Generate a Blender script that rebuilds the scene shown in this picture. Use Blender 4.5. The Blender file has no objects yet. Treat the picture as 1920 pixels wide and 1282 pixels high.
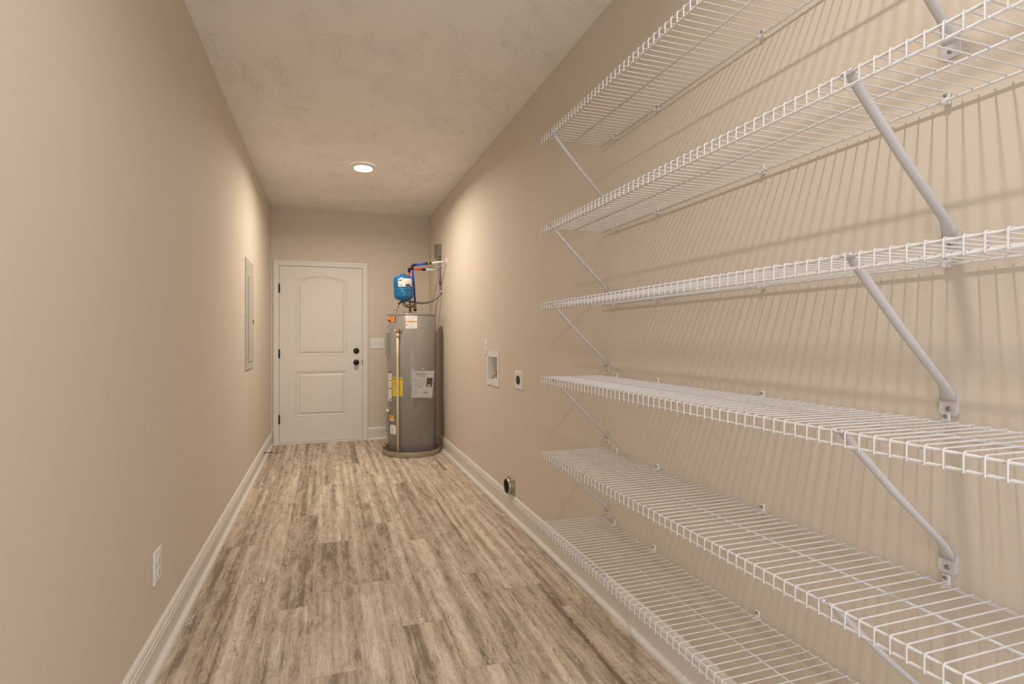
import bpy, bmesh, math, random
from math import sin, cos, pi, radians
from mathutils import Vector, Matrix
random.seed(7)
SC = bpy.context.scene
COL = SC.collection

# ------------------------------------------------------------------ camera
CAM_Z = 1.222
cam_d = bpy.data.cameras.new('camera'); cam = bpy.data.objects.new('camera', cam_d); COL.objects.link(cam)
cam.location = (0, 0, CAM_Z)
cam.rotation_euler = (pi/2, 0, -0.29115)
cam_d.sensor_width = 36; cam_d.sensor_fit = 'HORIZONTAL'
cam_d.lens = 937.0*36/1920
cam_d.shift_x = (960-892.97)/1920
cam_d.shift_y = -(641-634.76)/1920
cam_d.clip_start = .02; cam_d.clip_end = 60
SC.camera = cam

# ------------------------------------------------------------------ room numbers
XL, XR, YF, YN, H = -0.612, 1.228, 6.161, -1.25, 2.74
LAMPS = [(.31, 4.505), (.31, .70)]

# ------------------------------------------------------------------ light and exposure
w = bpy.data.worlds.new('world'); SC.world = w; w.use_nodes = True
w.node_tree.nodes['Background'].inputs[0].default_value = (.80, .88, 1, 1)
w.node_tree.nodes['Background'].inputs[1].default_value = 1.0
def area(name, loc, rot, shape, sx, sy, energy, color, spread=180):
    d = bpy.data.lights.new(name, 'AREA'); d.shape = shape; d.size = sx
    if sy: d.size_y = sy
    d.energy = energy; d.color = color; d.spread = radians(spread)
    o = bpy.data.objects.new(name, d); COL.objects.link(o); o.location = loc; o.rotation_euler = rot
    return o
LAMP_W = [(17, (1, .88, .75), 166), (7.0, (1, .91, .84), 160)]
for (x, y), (e, c, sp) in zip(LAMPS, LAMP_W):
    area('downlight_glow', (x, y, H-.026), (0, 0, 0), 'DISK', .065, None, e, c, sp)
# added cool fill lamp behind the camera, no such source is seen
area('rear_fill', (.30, YN-.06, 1.12), (pi/2, 0, 0), 'RECTANGLE', 1.25, 2.1, 14, (.90, .94, 1))
SC.view_settings.view_transform = 'Standard'; SC.view_settings.look = 'None'
SC.view_settings.gamma = 1; SC.view_settings.use_curve_mapping = False
SC.view_settings.exposure = 0.67

# ------------------------------------------------------------------ materials
def srgb(h):
    h = h.lstrip('#'); v = [int(h[i:i+2], 16)/255 for i in (0, 2, 4)]
    return tuple([(c/12.92 if c <= .04045 else ((c+.055)/1.055)**2.4) for c in v]+[1])
def mat(name, col, rough=.5, metal=0, bump=None, spec=.5, coat=0, var=0.0):
    m = bpy.data.materials.new(name); m.use_nodes = True; nt = m.node_tree; b = nt.nodes['Principled BSDF']
    b.inputs['Roughness'].default_value = rough; b.inputs['Metallic'].default_value = metal
    b.inputs['Specular IOR Level'].default_value = spec; b.inputs['Coat Weight'].default_value = coat
    c = srgb(col) if isinstance(col, str) else col
    geo = nt.nodes.new('ShaderNodeNewGeometry')
    n = nt.nodes.new('ShaderNodeTexNoise'); n.inputs['Scale'].default_value = 9; n.inputs['Detail'].default_value = 3
    nt.links.new(geo.outputs['Position'], n.inputs['Vector'])
    mx = nt.nodes.new('ShaderNodeMix'); mx.data_type = 'RGBA'; mx.blend_type = 'MULTIPLY'
    mx.inputs[0].default_value = 1.0
    rp = nt.nodes.new('ShaderNodeMapRange'); rp.inputs['From Min'].default_value = .3; rp.inputs['From Max'].default_value = .7
    rp.inputs['To Min'].default_value = 1-var-.012; rp.inputs['To Max'].default_value = 1.0
    nt.links.new(n.outputs['Fac'], rp.inputs['Value'])
    cb = nt.nodes.new('ShaderNodeCombineColor')
    for i in range(3): nt.links.new(rp.outputs['Result'], cb.inputs[i])
    mx.inputs[6].default_value = c; nt.links.new(cb.outputs[0], mx.inputs[7])
    nt.links.new(mx.outputs[2], b.inputs['Base Color'])
    if bump:
        sc_, st, dist = bump
        n2 = nt.nodes.new('ShaderNodeTexNoise'); n2.inputs['Scale'].default_value = sc_; n2.inputs['Detail'].default_value = 4
        nt.links.new(geo.outputs['Position'], n2.inputs['Vector'])
        bp = nt.nodes.new('ShaderNodeBump'); bp.inputs['Strength'].default_value = st; bp.inputs['Distance'].default_value = dist
        nt.links.new(n2.outputs['Fac'], bp.inputs['Height']); nt.links.new(bp.outputs['Normal'], b.inputs['Normal'])
    return m
M = {}
M['wall'] = mat('wall_paint', (.70, .619, .520, 1), .75, bump=(260, .10, .002), spec=.25)
M['trim'] = mat('trim_paint', (.80, .77, .72, 1), .38, spec=.4)
M['base'] = mat('baseboard_paint', (.78, .745, .69, 1), .35, spec=.4)
M['door'] = mat('door_paint', (.80, .765, .71, 1), .45, bump=(90, .03, .001), spec=.35)
M['wire'] = mat('white_epoxy_wire', (.74, .725, .71, 1), .35)
M['brkt'] = mat('white_painted_steel', (.66, .64, .645, 1), .38)
M['plast'] = mat('white_plastic', (.82, .80, .77, 1), .32)
M['screw'] = mat('zinc_screw', (.34, .33, .30, 1), .4, .8)
M['bronze'] = mat('dark_bronze', (.018, .014, .012, 1), .32, .6)
M['black'] = mat('black_rubber', (.012, .012, .013, 1), .55)
M['gap'] = mat('dark_gap', (.05, .04, .03, 1), .8)
M['panel'] = mat('grey_enamel', (.50, .48, .42, 1), .42)
M['jacket'] = mat('grey_tank_enamel', (.265, .245, .22, 1), .24, spec=.5, coat=.5)
M['pan'] = mat('galvanised_pan', (.46, .40, .33, 1), .38, .55)
M['galv'] = mat('galvanised_steel', (.50, .46, .38, 1), .34, .7, bump=(60, .15, .002), var=.15)
M['ductin'] = mat('duct_inside', (.03, .026, .02, 1), .7)
M['brass'] = mat('brass', (.62, .42, .17, 1), .32, .9)
M['brass2'] = mat('dull_brass_fitting', (.36, .32, .22, 1), .40, .75)
M['copper'] = mat('copper', (.70, .33, .16, 1), .35, .9)
M['chrome'] = mat('chrome', (.75, .75, .76, 1), .15, 1)
M['cpvc'] = mat('cream_plastic_pipe', (.74, .63, .42, 1), .4)
M['white_pex'] = mat('white_pipe', (.80, .77, .72, 1), .4)
M['red'] = mat('red_pipe', (.80, .055, .012, 1), .38)
M['blue'] = mat('blue_pipe', (.010, .06, .55, 1), .36)
M['tankblue'] = mat('blue_enamel', (.005, .15, .36, 1), .28, coat=.3)
M['capblue'] = mat('blue_cap', (.015, .09, .45, 1), .4)
M['flex'] = mat('grey_flexible_conduit', (.25, .235, .21, 1), .42, .6)
M['oldgalv'] = mat('weathered_box_metal', (.30, .28, .22, 1), .55, .5, bump=(80, .5, .004), var=.3)
M['paper'] = mat('white_paper', (.88, .86, .83, 1), .55)
M['ink'] = mat('black_ink', (.025, .025, .025, 1), .6)
M['greyink'] = mat('grey_ink', (.40, .38, .36, 1), .6)
M['paleink'] = mat('pale_grey_ink', (.60, .575, .54, 1), .6)
M['yellow'] = mat('yellow_label', (.80, .58, .035, 1), .45)
M['orange'] = mat('orange_label', (.90, .26, .03, 1), .45)
M['redink'] = mat('red_ink', (.62, .05, .02, 1), .5)
M['navy'] = mat('navy_ink', (.02, .025, .07, 1), .5)
M['photo'] = mat('printed_photo', (.20, .185, .155, 1), .5, var=.3)
M['dust'] = mat('pale_foam', (.62, .58, .50, 1), .7)

def clear_plastic():
    m = bpy.data.materials.new('clear_plastic'); m.use_nodes = True; nt = m.node_tree
    for n in list(nt.nodes): nt.nodes.remove(n)
    out = nt.nodes.new('ShaderNodeOutputMaterial'); mx = nt.nodes.new('ShaderNodeMixShader')
    tr = nt.nodes.new('ShaderNodeBsdfTransparent'); gl = nt.nodes.new('ShaderNodeBsdfGlossy')
    gl.inputs['Roughness'].default_value = .15
    fr = nt.nodes.new('ShaderNodeFresnel'); fr.inputs[0].default_value = 1.22
    n = nt.nodes.new('ShaderNodeTexNoise'); n.inputs['Scale'].default_value = 30
    bp = nt.nodes.new('ShaderNodeBump'); bp.inputs['Strength'].default_value = .4; bp.inputs['Distance'].default_value = .004
    nt.links.new(n.outputs['Fac'], bp.inputs['Height']); nt.links.new(bp.outputs['Normal'], gl.inputs['Normal'])
    nt.links.new(fr.outputs[0], mx.inputs[0])
    nt.links.new(tr.outputs[0], mx.inputs[1]); nt.links.new(gl.outputs[0], mx.inputs[2]); nt.links.new(mx.outputs[0], out.inputs[0])
    return m
M['clear'] = clear_plastic()

def lens_mat():
    m = bpy.data.materials.new('glowing_lens'); m.use_nodes = True; b = m.node_tree.nodes['Principled BSDF']
    b.inputs['Base Color'].default_value = (.9, .9, .88, 1)
    b.inputs['Emission Color'].default_value = (1, .90, .76, 1); b.inputs['Emission Strength'].default_value = 6
    return m
M['lens'] = lens_mat()

def ceiling_mat():
    m = bpy.data.materials.new('ceiling_paint'); m.use_nodes = True; nt = m.node_tree; b = nt.nodes['Principled BSDF']
    b.inputs['Base Color'].default_value = (.90, .86, .80, 1); b.inputs['Roughness'].default_value = .8
    b.inputs['Specular IOR Level'].default_value = .2
    L = nt.links.new
    geo = nt.nodes.new('ShaderNodeNewGeometry')
    # slapped-brush plaster texture: radiating short ridges, strongest in patches
    vor = nt.nodes.new('ShaderNodeTexVoronoi'); vor.feature = 'F1'; vor.inputs['Scale'].default_value = 6.5
    L(geo.outputs['Position'], vor.inputs['Vector'])
    sub = nt.nodes.new('ShaderNodeVectorMath'); sub.operation = 'SUBTRACT'
    L(geo.outputs['Position'], sub.inputs[0]); L(vor.outputs['Position'], sub.inputs[1])
    sep = nt.nodes.new('ShaderNodeSeparateXYZ'); L(sub.outputs[0], sep.inputs[0])
    at = nt.nodes.new('ShaderNodeMath'); at.operation = 'ARCTAN2'; L(sep.outputs[1], at.inputs[0]); L(sep.outputs[0], at.inputs[1])
    cmb = nt.nodes.new('ShaderNodeCombineXYZ'); 
    sc1 = nt.nodes.new('ShaderNodeMath'); sc1.operation = 'MULTIPLY'; sc1.inputs[1].default_value = 6.0; L(at.outputs[0], sc1.inputs[0])
    L(sc1.outputs[0], cmb.inputs[0])
    sc2 = nt.nodes.new('ShaderNodeMath'); sc2.operation = 'MULTIPLY'; sc2.inputs[1].default_value = 3.0; L(vor.outputs['Distance'], sc2.inputs[0])
    L(sc2.outputs[0], cmb.inputs[1]); 
    n = nt.nodes.new('ShaderNodeTexNoise'); n.inputs['Scale'].default_value = 1.6; n.inputs['Detail'].default_value = 3; n.inputs['Distortion'].default_value = .6
    L(cmb.outputs[0], n.inputs['Vector'])
    ram = nt.nodes.new('ShaderNodeMapRange'); ram.inputs['From Min'].default_value = .52; ram.inputs['From Max'].default_value = .66
    L(n.outputs['Fac'], ram.inputs['Value'])
    msk = nt.nodes.new('ShaderNodeTexNoise'); msk.inputs['Scale'].default_value = 3.5; L(geo.outputs['Position'], msk.inputs['Vector'])
    mr = nt.nodes.new('ShaderNodeMapRange'); mr.inputs['From Min'].default_value = .42; mr.inputs['From Max'].default_value = .62; L(msk.outputs['Fac'], mr.inputs['Value'])
    mul = nt.nodes.new('ShaderNodeMath'); mul.operation = 'MULTIPLY'; L(ram.outputs[0], mul.inputs[0]); L(mr.outputs[0], mul.inputs[1])
    bp = nt.nodes.new('ShaderNodeBump'); bp.inputs['Strength'].default_value = .55; bp.inputs['Distance'].default_value = .0046
    L(mul.outputs[0], bp.inputs['Height']); L(bp.outputs['Normal'], b.inputs['Normal'])
    return m
M['ceil'] = ceiling_mat()

def plank_mat():
    m = bpy.data.materials.new('vinyl_plank'); m.use_nodes = True; nt = m.node_tree; b = nt.nodes['Principled BSDF']
    L = nt.links.new; N = nt.nodes.new
    def math_(op, a, b_=None, c_=None, clamp=False):
        n = N('ShaderNodeMath'); n.operation = op; n.use_clamp = clamp
        for i, v in enumerate((a, b_, c_)):
            if v is None: continue
            if isinstance(v, (int, float)): n.inputs[i].default_value = v
            else: L(v, n.inputs[i])
        return n.outputs[0]
    def noise(vec, scale, detail=4, rough=.55, dist=0):
        n = N('ShaderNodeTexNoise'); n.inputs['Scale'].default_value = scale; n.inputs['Detail'].default_value = detail
        n.inputs['Roughness'].default_value = rough; n.inputs['Distortion'].default_value = dist; L(vec, n.inputs['Vector']); return n.outputs['Fac']
    def mr(v, a, b_, c_=0., d=1.):
        n = N('ShaderNodeMapRange'); n.inputs['From Min'].default_value = a; n.inputs['From Max'].default_value = b_
        n.inputs['To Min'].default_value = c_; n.inputs['To Max'].default_value = d; L(v, n.inputs['Value']); return n.outputs[0]
    def mixc(fac, A, B, mode='MIX'):
        n = N('ShaderNodeMix'); n.data_type = 'RGBA'; n.blend_type = mode
        for i, v in ((0, fac), (6, A), (7, B)):
            if isinstance(v, (int, float, tuple)): n.inputs[i].default_value = v
            else: L(v, n.inputs[i])
        return n.outputs[2]
    geo = N('ShaderNodeNewGeometry'); oi = N('ShaderNodeObjectInfo')
    off = N('ShaderNodeCombineXYZ')
    L(math_('MULTIPLY', oi.outputs['Random'], 37.0), off.inputs[0]); L(math_('MULTIPLY', oi.outputs['Random'], 91.0), off.inputs[1]); L(math_('MULTIPLY', oi.outputs['Random'], 13.0), off.inputs[2])
    pos = N('ShaderNodeVectorMath'); pos.operation = 'ADD'; L(geo.outputs['Position'], pos.inputs[0]); L(off.outputs[0], pos.inputs[1])
    def stretch(x, y):
        n = N('ShaderNodeVectorMath'); n.operation = 'MULTIPLY'; n.inputs[1].default_value = (x, y, 1); L(pos.outputs[0], n.inputs[0]); return n.outputs[0]
    # lengthwise strips, mottling, smudges
    strips = noise(stretch(24, .55), 1.0, 2, .55, .2)
    cloud = noise(stretch(22, 5.5), 1.0, 5, .68, .6)
    smudge = noise(stretch(34, 10), 1.0, 4, .65, 1.2)
    fine = noise(stretch(420, 7), 1.0, 3, .65)
    blot = noise(stretch(95, 34), 1.0, 4, .7, .8)
    # growth-ring lines: contour lines of a stretched noise, in patches
    base = noise(stretch(13, .95), 1.0, 1.2, .5, .3)
    wob = noise(stretch(85, 26), 1.0, 3, .65)
    ring = math_('FRACT', math_('ADD', math_('MULTIPLY', base, 42.0), math_('MULTIPLY', wob, 1.5)))
    ringd = mr(ring, .0, .42, 1., 0.)
    ringl = mr(ring, .60, .95, 0., 1.)
    patch = mr(noise(stretch(15, 1.5), 1.0, 3, .6, .5), .50, .62)
    patch = math_('MULTIPLY', patch, mr(blot, .30, .55, .25, 1.))
    # cracks: rare thin long dark lines
    cb = noise(stretch(15, .75), 1.0, 5, .64, .15)
    crack = mr(math_('ABSOLUTE', math_('SUBTRACT', cb, .5)), .0, .010, 1., 0.)
    crackm = mr(noise(stretch(8, 2.6), 1.0, 2), .50, .60)
    crack = math_('MULTIPLY', crack, crackm)
    v = math_('ADD', math_('MULTIPLY', cloud, .45), math_('MULTIPLY', strips, .55))
    v = math_('ADD', v, math_('MULTIPLY', math_('SUBTRACT', fine, .5), .20))
    v = math_('ADD', v, math_('MULTIPLY', math_('SUBTRACT', blot, .5), .20))
    v = math_('ADD', v, math_('MULTIPLY', math_('SUBTRACT', oi.outputs['Random'], .5), .075))
    cr = N('ShaderNodeValToRGB'); e = cr.color_ramp.elements
    e[0].position = .37; e[0].color = (.255, .195, .135, 1)
    e[1].position = .63; e[1].color = (.79, .68, .54, 1)
    e2 = e.new(.45); e2.color = (.46, .37, .28, 1)
    e3 = e.new(.535); e3.color = (.61, .505, .39, 1)
    L(v, cr.inputs[0])
    col = mixc(mr(smudge, .55, .72, 0., .50), cr.outputs[0], (.22, .165, .115, 1))
    col = mixc(math_('MULTIPLY', math_('MULTIPLY', ringd, patch), .72), col, (.13, .092, .058, 1))
    col = mixc(math_('MULTIPLY', math_('MULTIPLY', ringl, patch), .60), col, (.88, .82, .72, 1))
    col = mixc(math_('MULTIPLY', crack, .85), col, (.07, .045, .025, 1))
    L(col, b.inputs['Base Color'])
    b.inputs['Roughness'].default_value = .52; b.inputs['Specular IOR Level'].default_value = .3
    bp = N('ShaderNodeBump'); bp.inputs['Strength'].default_value = .25; bp.inputs['Distance'].default_value = .0012
    L(v, bp.inputs['Height']); L(bp.outputs['Normal'], b.inputs['Normal'])
    return m
M['plank'] = plank_mat()

# ------------------------------------------------------------------ geometry helpers
class MB:
    """collects shapes, several materials allowed; build() links ONE mesh object"""
    def __init__(s): s.v = []; s.f = []; s.mi = []; s.mats = []; s.sm = []
    def _m(s, m):
        m = M[m] if isinstance(m, str) else m
        if m not in s.mats: s.mats.append(m)
        return s.mats.index(m)
    def add(s, vs, fs, m, smooth=False):
        o = len(s.v); s.v += [tuple(v) for v in vs]; k = s._m(m)
        for f in fs: s.f.append(tuple(i+o for i in f)); s.mi.append(k); s.sm.append(smooth)
        return s
    def box(s, a, b, m):
        (x0, y0, z0), (x1, y1, z1) = a, b
        x0, x1 = min(x0, x1), max(x0, x1); y0, y1 = min(y0, y1), max(y0, y1); z0, z1 = min(z0, z1), max(z0, z1)
        vs = [(x0, y0, z0), (x1, y0, z0), (x1, y1, z0), (x0, y1, z0), (x0, y0, z1), (x1, y0, z1), (x1, y1, z1), (x0, y1, z1)]
        return s.add(vs, [(0, 3, 2, 1), (4, 5, 6, 7), (0, 1, 5, 4), (1, 2, 6, 5), (2, 3, 7, 6), (3, 0, 4, 7)], m)
    def bbox(s, a, b, m, r=.001):
        """box with chamfered edges"""
        bm = bmesh.new(); bmesh.ops.create_cube(bm, size=1)
        a, b = Vector(a), Vector(b); c = (a+b)/2; d = b-a
        for v in bm.verts: v.co = Vector((v.co.x*abs(d.x), v.co.y*abs(d.y), v.co.z*abs(d.z)))+c
        bmesh.ops.bevel(bm, geom=list(bm.edges), offset=min(r, .45*min(abs(d.x), abs(d.y), abs(d.z))), segments=2, affect='EDGES', profile=.5)
        bm.verts.index_update()
        s.add([v.co[:] for v in bm.verts], [[v.index for v in f.verts] for f in bm.faces], m); bm.free(); return s
    def tube(s, pts, r, m, n=8, cap=True, ry=None, up=None, smooth=True):
        """tube along pts; r float or list; ry = second radius (flattened tube)"""
        P = [Vector(p) for p in pts]; k = len(P)
        R = r if isinstance(r, (list, tuple)) else [r]*k
        RY = ry if isinstance(ry, (list, tuple)) else ([ry]*k if ry else R)
        T = []
        for i in range(k):
            t = (P[min(i+1, k-1)]-P[max(i-1, 0)])
            T.append(t.normalized() if t.length > 1e-9 else Vector((0, 0, 1)))
        u = Vector(up) if up else (Vector((0, 0, 1)) if abs(T[0].z) < .9 else Vector((1, 0, 0)))
        vs = []; 
        for i in range(k):
            u = (u-T[i]*u.dot(T[i])).normalized(); w_ = T[i].cross(u)
            for j in range(n):
                a = 2*pi*j/n; vs.append(P[i]+u*(cos(a)*R[i])+w_*(sin(a)*RY[i]))
        fs = []
        for i in range(k-1):
            for j in range(n): fs.append((i*n+j, i*n+(j+1) % n, (i+1)*n+(j+1) % n, (i+1)*n+j))
        s.add(vs, fs, m, smooth)
        if cap:
            s.add(vs[:n], [tuple(range(n-1, -1, -1))], m); s.add(vs[-n:], [tuple(range(n))], m)
        return s
    def lathe(s, prof, m, origin=(0, 0, 0), axis='z', n=32, a0=0, a1=2*pi, smooth=True, tilt=None):
        """prof = [(r, h)...]; m one name or list per segment"""
        full = abs(a1-a0-2*pi) < 1e-6; k = n if full else n+1
        O = Vector(origin)
        def put(r, h, a):
            if axis == 'z': p = Vector((r*cos(a), r*sin(a), h))
            elif axis == 'y': p = Vector((r*cos(a), h, -r*sin(a)))
            else: p = Vector((h, r*cos(a), r*sin(a)))
            if tilt: p = tilt @ p
            return O+p
        for i in range(len(prof)-1):
            (r0, h0), (r1, h1) = prof[i], prof[i+1]
            mm = m[i] if isinstance(m, list) else m
            vs = [put(r0, h0, a0+(a1-a0)*j/n) for j in range(k)]+[put(r1, h1, a0+(a1-a0)*j/n) for j in range(k)]
            fs = [(j, (j+1) % k, k+(j+1) % k, k+j) for j in range(n)]
            s.add(vs, fs, mm, smooth)
        return s
    def build(s, name, parent=None, loc=None, weld=True, recalc=True):
        me = bpy.data.meshes.new(name)
        O = Vector(parent['_o']) if parent is not None and '_o' in parent else Vector((0, 0, 0))
        if loc is not None: O2 = Vector(loc)
        else: O2 = O
        me.from_pydata([tuple(Vector(v)-O2) for v in s.v], [], s.f)
        for m in s.mats: me.materials.append(m)
        me.polygons.foreach_set('material_index', s.mi); me.polygons.foreach_set('use_smooth', s.sm)
        if weld:
            bm = bmesh.new(); bm.from_mesh(me); bmesh.ops.remove_doubles(bm, verts=bm.verts, dist=1e-6)
            if recalc: bmesh.ops.recalc_face_normals(bm, faces=bm.faces)
            bm.to_mesh(me); bm.free()
        me.update()
        o = bpy.data.objects.new(name, me); COL.objects.link(o)
        if parent is not None: o.parent = parent; o.location = O2-O
        else: o.location = O2
        o['_o'] = tuple(O2)
        return o
def thing(name, loc, label=None, cat=None, group=None, kind=None):
    o = bpy.data.objects.new(name, None); COL.objects.link(o); o.location = loc; o['_o'] = tuple(loc)
    o.empty_display_size = .05
    tag(o, label, cat, group, kind); return o
def tag(o, label=None, cat=None, group=None, kind=None):
    for k, v in (('label', label), ('category', cat), ('group', group), ('kind', kind)):
        if v: o[k] = v
    return o
def arc(c, r, a0, a1, n, plane='xz', k=0.0):
    out = []
    for i in range(n+1):
        a = radians(a0+(a1-a0)*i/n)
        if plane == 'xz': out.append((c[0]+r*cos(a), c[1], c[2]+r*sin(a)))
        elif plane == 'yz': out.append((c[0], c[1]+r*cos(a), c[2]+r*sin(a)))
        else: out.append((c[0]+r*cos(a), c[1]+r*sin(a), c[2]))
    return out
def smooth_path(pts, sub=6):
    P = [Vector(p) for p in pts]; out = []
    for i in range(len(P)-1):
        p0 = P[max(i-1, 0)]; p1 = P[i]; p2 = P[i+1]; p3 = P[min(i+2, len(P)-1)]
        for j in range(sub):
            t = j/sub
            out.append(.5*((2*p1)+(-p0+p2)*t+(2*p0-5*p1+4*p2-p3)*t*t+(-p0+3*p1-3*p2+p3)*t**3))
    out.append(P[-1]); return out

# ------------------------------------------------------------------ setting: floor
floor = MB().box((XL-.12, YN-.6, -.06), (XR+.12, YF+.12, -.006), 'gap').build('floor'); tag(floor, kind='structure')
PW, PL = .1803, 1.2335
ends = {-2: 5.2, -1: 4.445, 0: 2.712, 1: 2.407, 2: 1.893, 3: 2.556, 4: 2.124, 5: 1.78, 6: 2.50, 7: 2.30, 8: 2.073}
pmesh = {}
def plank_mesh(w_, l_):
    key = (round(w_, 4), round(l_, 4))
    if key in pmesh: return pmesh[key]
    g = .00012; b = .00035
    x0, x1, y0, y1 = g, w_-g, g, l_-g
    vs = [(x0, y0, -.006), (x1, y0, -.006), (x1, y1, -.006), (x0, y1, -.006),
          (x0, y0, -b), (x1, y0, -b), (x1, y1, -b), (x0, y1, -b),
          (x0+b, y0+b, 0), (x1-b, y0+b, 0), (x1-b, y1-b, 0), (x0+b, y1-b, 0)]
    fs = [(3, 2, 1, 0), (8, 9, 10, 11)]
    for a in (0, 4):
        for i in range(4): fs.append((a+i, a+(i+1) % 4, a+4+(i+1) % 4, a+4+i))
    me = bpy.data.meshes.new('plank'); me.from_pydata(vs, [], fs); me.materials.append(M['plank']); me.update()
    pmesh[key] = me; return me
YP0 = YN-.02
for k, e0 in ends.items():
    xa = -.412+PW*(k-0)-0.0; xb = xa+PW
    xa, xb = max(xa, XL+.004), min(xb, XR-.004)
    if xb-xa < .01: continue
    y = e0
    while y > YP0: y -= PL
    while y < YF:
        ya, yb = max(y, YP0), min(y+PL, YF)
        if yb-ya > .01:
            o = bpy.data.objects.new('plank', plank_mesh(xb-xa, yb-ya)); COL.objects.link(o)
            o.parent = floor; o.location = (xa, ya, 0)
        y += PL

# ------------------------------------------------------------------ setting: walls, ceiling
T = .12
tag(MB().box((XL-T, YN-T, -.006), (XL, YF+T, H), 'wall').build('wall_left'), kind='structure')
# recess for the washer supply box: Y WB[0]..WB[1], Z WB[2]..WB[3]
WB = (3.538, 3.755, .906, 1.082)
wr = MB()
ys = [YN-T, WB[0], WB[1], YF+T]; zs = [-.006, WB[2], WB[3], H]
for i in range(3):
    for j in range(3):
        if i == 1 and j == 1: continue
        wr.box((XR, ys[i], zs[j]), (XR+T, ys[i+1], zs[j+1]), 'wall')
tag(wr.build('wall_right'), kind='structure')
DX0, DX1, DZ1 = -.524, .416, 2.071
wf = MB()
wf.box((XL, YF, -.006), (DX0-.004, YF+T, H), 'wall').box((DX1+.004, YF, -.006), (XR, YF+T, H), 'wall').box((DX0-.004, YF, DZ1+.004), (DX1+.004, YF+T, H), 'wall')
tag(wf.build('wall_back'), kind='structure')
# unseen wall behind the camera; its opening is added for the fill lamp
wn = MB(); DN0, DN1, DNZ = -.36, .96, 2.20
wn.box((XL, YN-T, -.006), (DN0, YN, H), 'wall').box((DN1, YN-T, -.006), (XR, YN, H), 'wall').box((DN0, YN-T, DNZ), (DN1, YN, H), 'wall')
tag(wn.build('wall_front'), kind='structure')
tag(MB().box((XL-T, YN-T, H), (XR+T, YF+T, H+.1), 'ceil').build('ceiling'), kind='structure')

# baseboards: profile (distance from wall, height); flat face tipped downward to darken it
prof = [(0, 0), (.029, 0), (.029, .006), (.027, .013), (.022, .018), (.0165, .0205), (.0075, .022), (.0155, .098), (.0175, .1005), (.0175, .103),
        (.0135, .1045), (.0135, .107), (.0165, .110), (.0165, .121), (.0125, .1235), (.0125, .127), (.0145, .130), (.0135, .139), (.009, .146), (.004, .149), (0, .149)]
def baseboard(name, p0, p1, nrm):
    mb = MB(); p0, p1, nrm = Vector(p0), Vector(p1), Vector(nrm); n = len(prof)
    for i in range(n-1):
        (d0, z0), (d1, z1) = prof[i], prof[i+1]
        vs = [p0+nrm*d0+Vector((0, 0, z0)), p1+nrm*d0+Vector((0, 0, z0)), p1+nrm*d1+Vector((0, 0, z1)), p0+nrm*d1+Vector((0, 0, z1))]
        mb.add(vs, [(0, 1, 2, 3)], 'base')
    for p in (p0, p1): mb.add([p+nrm*d+Vector((0, 0, z)) for d, z in prof], [tuple(range(n))], 'base')
    return tag(mb.build(name), kind='structure')
baseboard('baseboard_left', (XL, YN, 0), (XL, YF-.0165, 0), (1, 0, 0))
baseboard('baseboard_right', (XR, YN, 0), (XR, YF, 0), (-1, 0, 0))
baseboard('baseboard_back', (.4805, YF, 0), (XR-.03, YF, 0), (0, -1, 0))

# ------------------------------------------------------------------ entry door in the back wall
dr = thing('door_1', (-.054, YF, 0), kind='structure')
SX0, SX1, SZ0, SZ1 = -.519, .411, .033, 2.066
YS = YF+.004         # slab face
def slab():
    bm = bmesh.new(); mb = MB()
    def loop(kind, d):
        if kind == 'low': x0, x1, z0, z1 = -.345, .233, .306, .842; return [(x0+d, z0+d), (x1-d, z0+d), (x1-d, z1-d), (x0+d, z1-d)]
        x0, x1, z0, zc, za = -.345, .237, 1.016, 1.906, 1.957
        pts = [(x0+d, z0+d), (x1-d, z0+d)]
        N_ = 18; zc2, za2 = zc-d, za-d
        for i in range(N_+1):
            t = 1-2*i/N_; pts.append(((x0+x1)/2+t*((x1-x0)/2-d), zc2+(za2-zc2)*(1-t*t)))
        return pts
    rings = [(0, 0), (.003, .008), (.009, .0085), (.012, .003), (.018, .003), (.022, .0115), (.031, .0125), (.036, .0105), (.053, .0015), (.0545, .0)]
    outer = [(SX0, SZ0), (SX1, SZ0), (SX1, SZ1), (SX0, SZ1)]
    edges = []
    for pts in (outer, loop('low', 0), loop('up', 0)):
        vs = [bm.verts.new((x, YS, z)) for x, z in pts]
        for i in range(len(vs)): edges.append(bm.edges.new((vs[i], vs[(i+1) % len(vs)])))
    bmesh.ops.triangle_fill(bm, edges=edges, use_beauty=True, normal=(0, -1, 0))
    bm.verts.index_update()
    mb.add([v.co[:] for v in bm.verts], [[v.index for v in f.verts] for f in bm.faces], 'door'); bm.free()
    for kind in ('low', 'up'):
        for (d0, y0), (d1, y1) in zip(rings, rings[1:]):
            A = [(x, YS+y0, z) for x, z in loop(kind, d0)]; B = [(x, YS+y1, z) for x, z in loop(kind, d1)]; n = len(A)
            mb.add(A+B, [(i, (i+1) % n, n+(i+1) % n, n+i) for i in range(n)], 'door')
        A = [(x, YS+rings[-1][1], z) for x, z in loop(kind, rings[-1][0])]
        mb.add(A, [tuple(range(len(A)))], 'door')
    D = .04
    f = [(SX0, YS, SZ0), (SX1, YS, SZ0), (SX1, YS, SZ1), (SX0, YS, SZ1)]; g = [(x, y+D, z) for x, y, z in f]
    mb.add(f+g, [(0, 1, 5, 4), (1, 2, 6, 5), (2, 3, 7, 6), (3, 0, 4, 7), (4, 5, 6, 7)], 'door')
    return mb.build('door_slab', dr)
slab()
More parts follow.
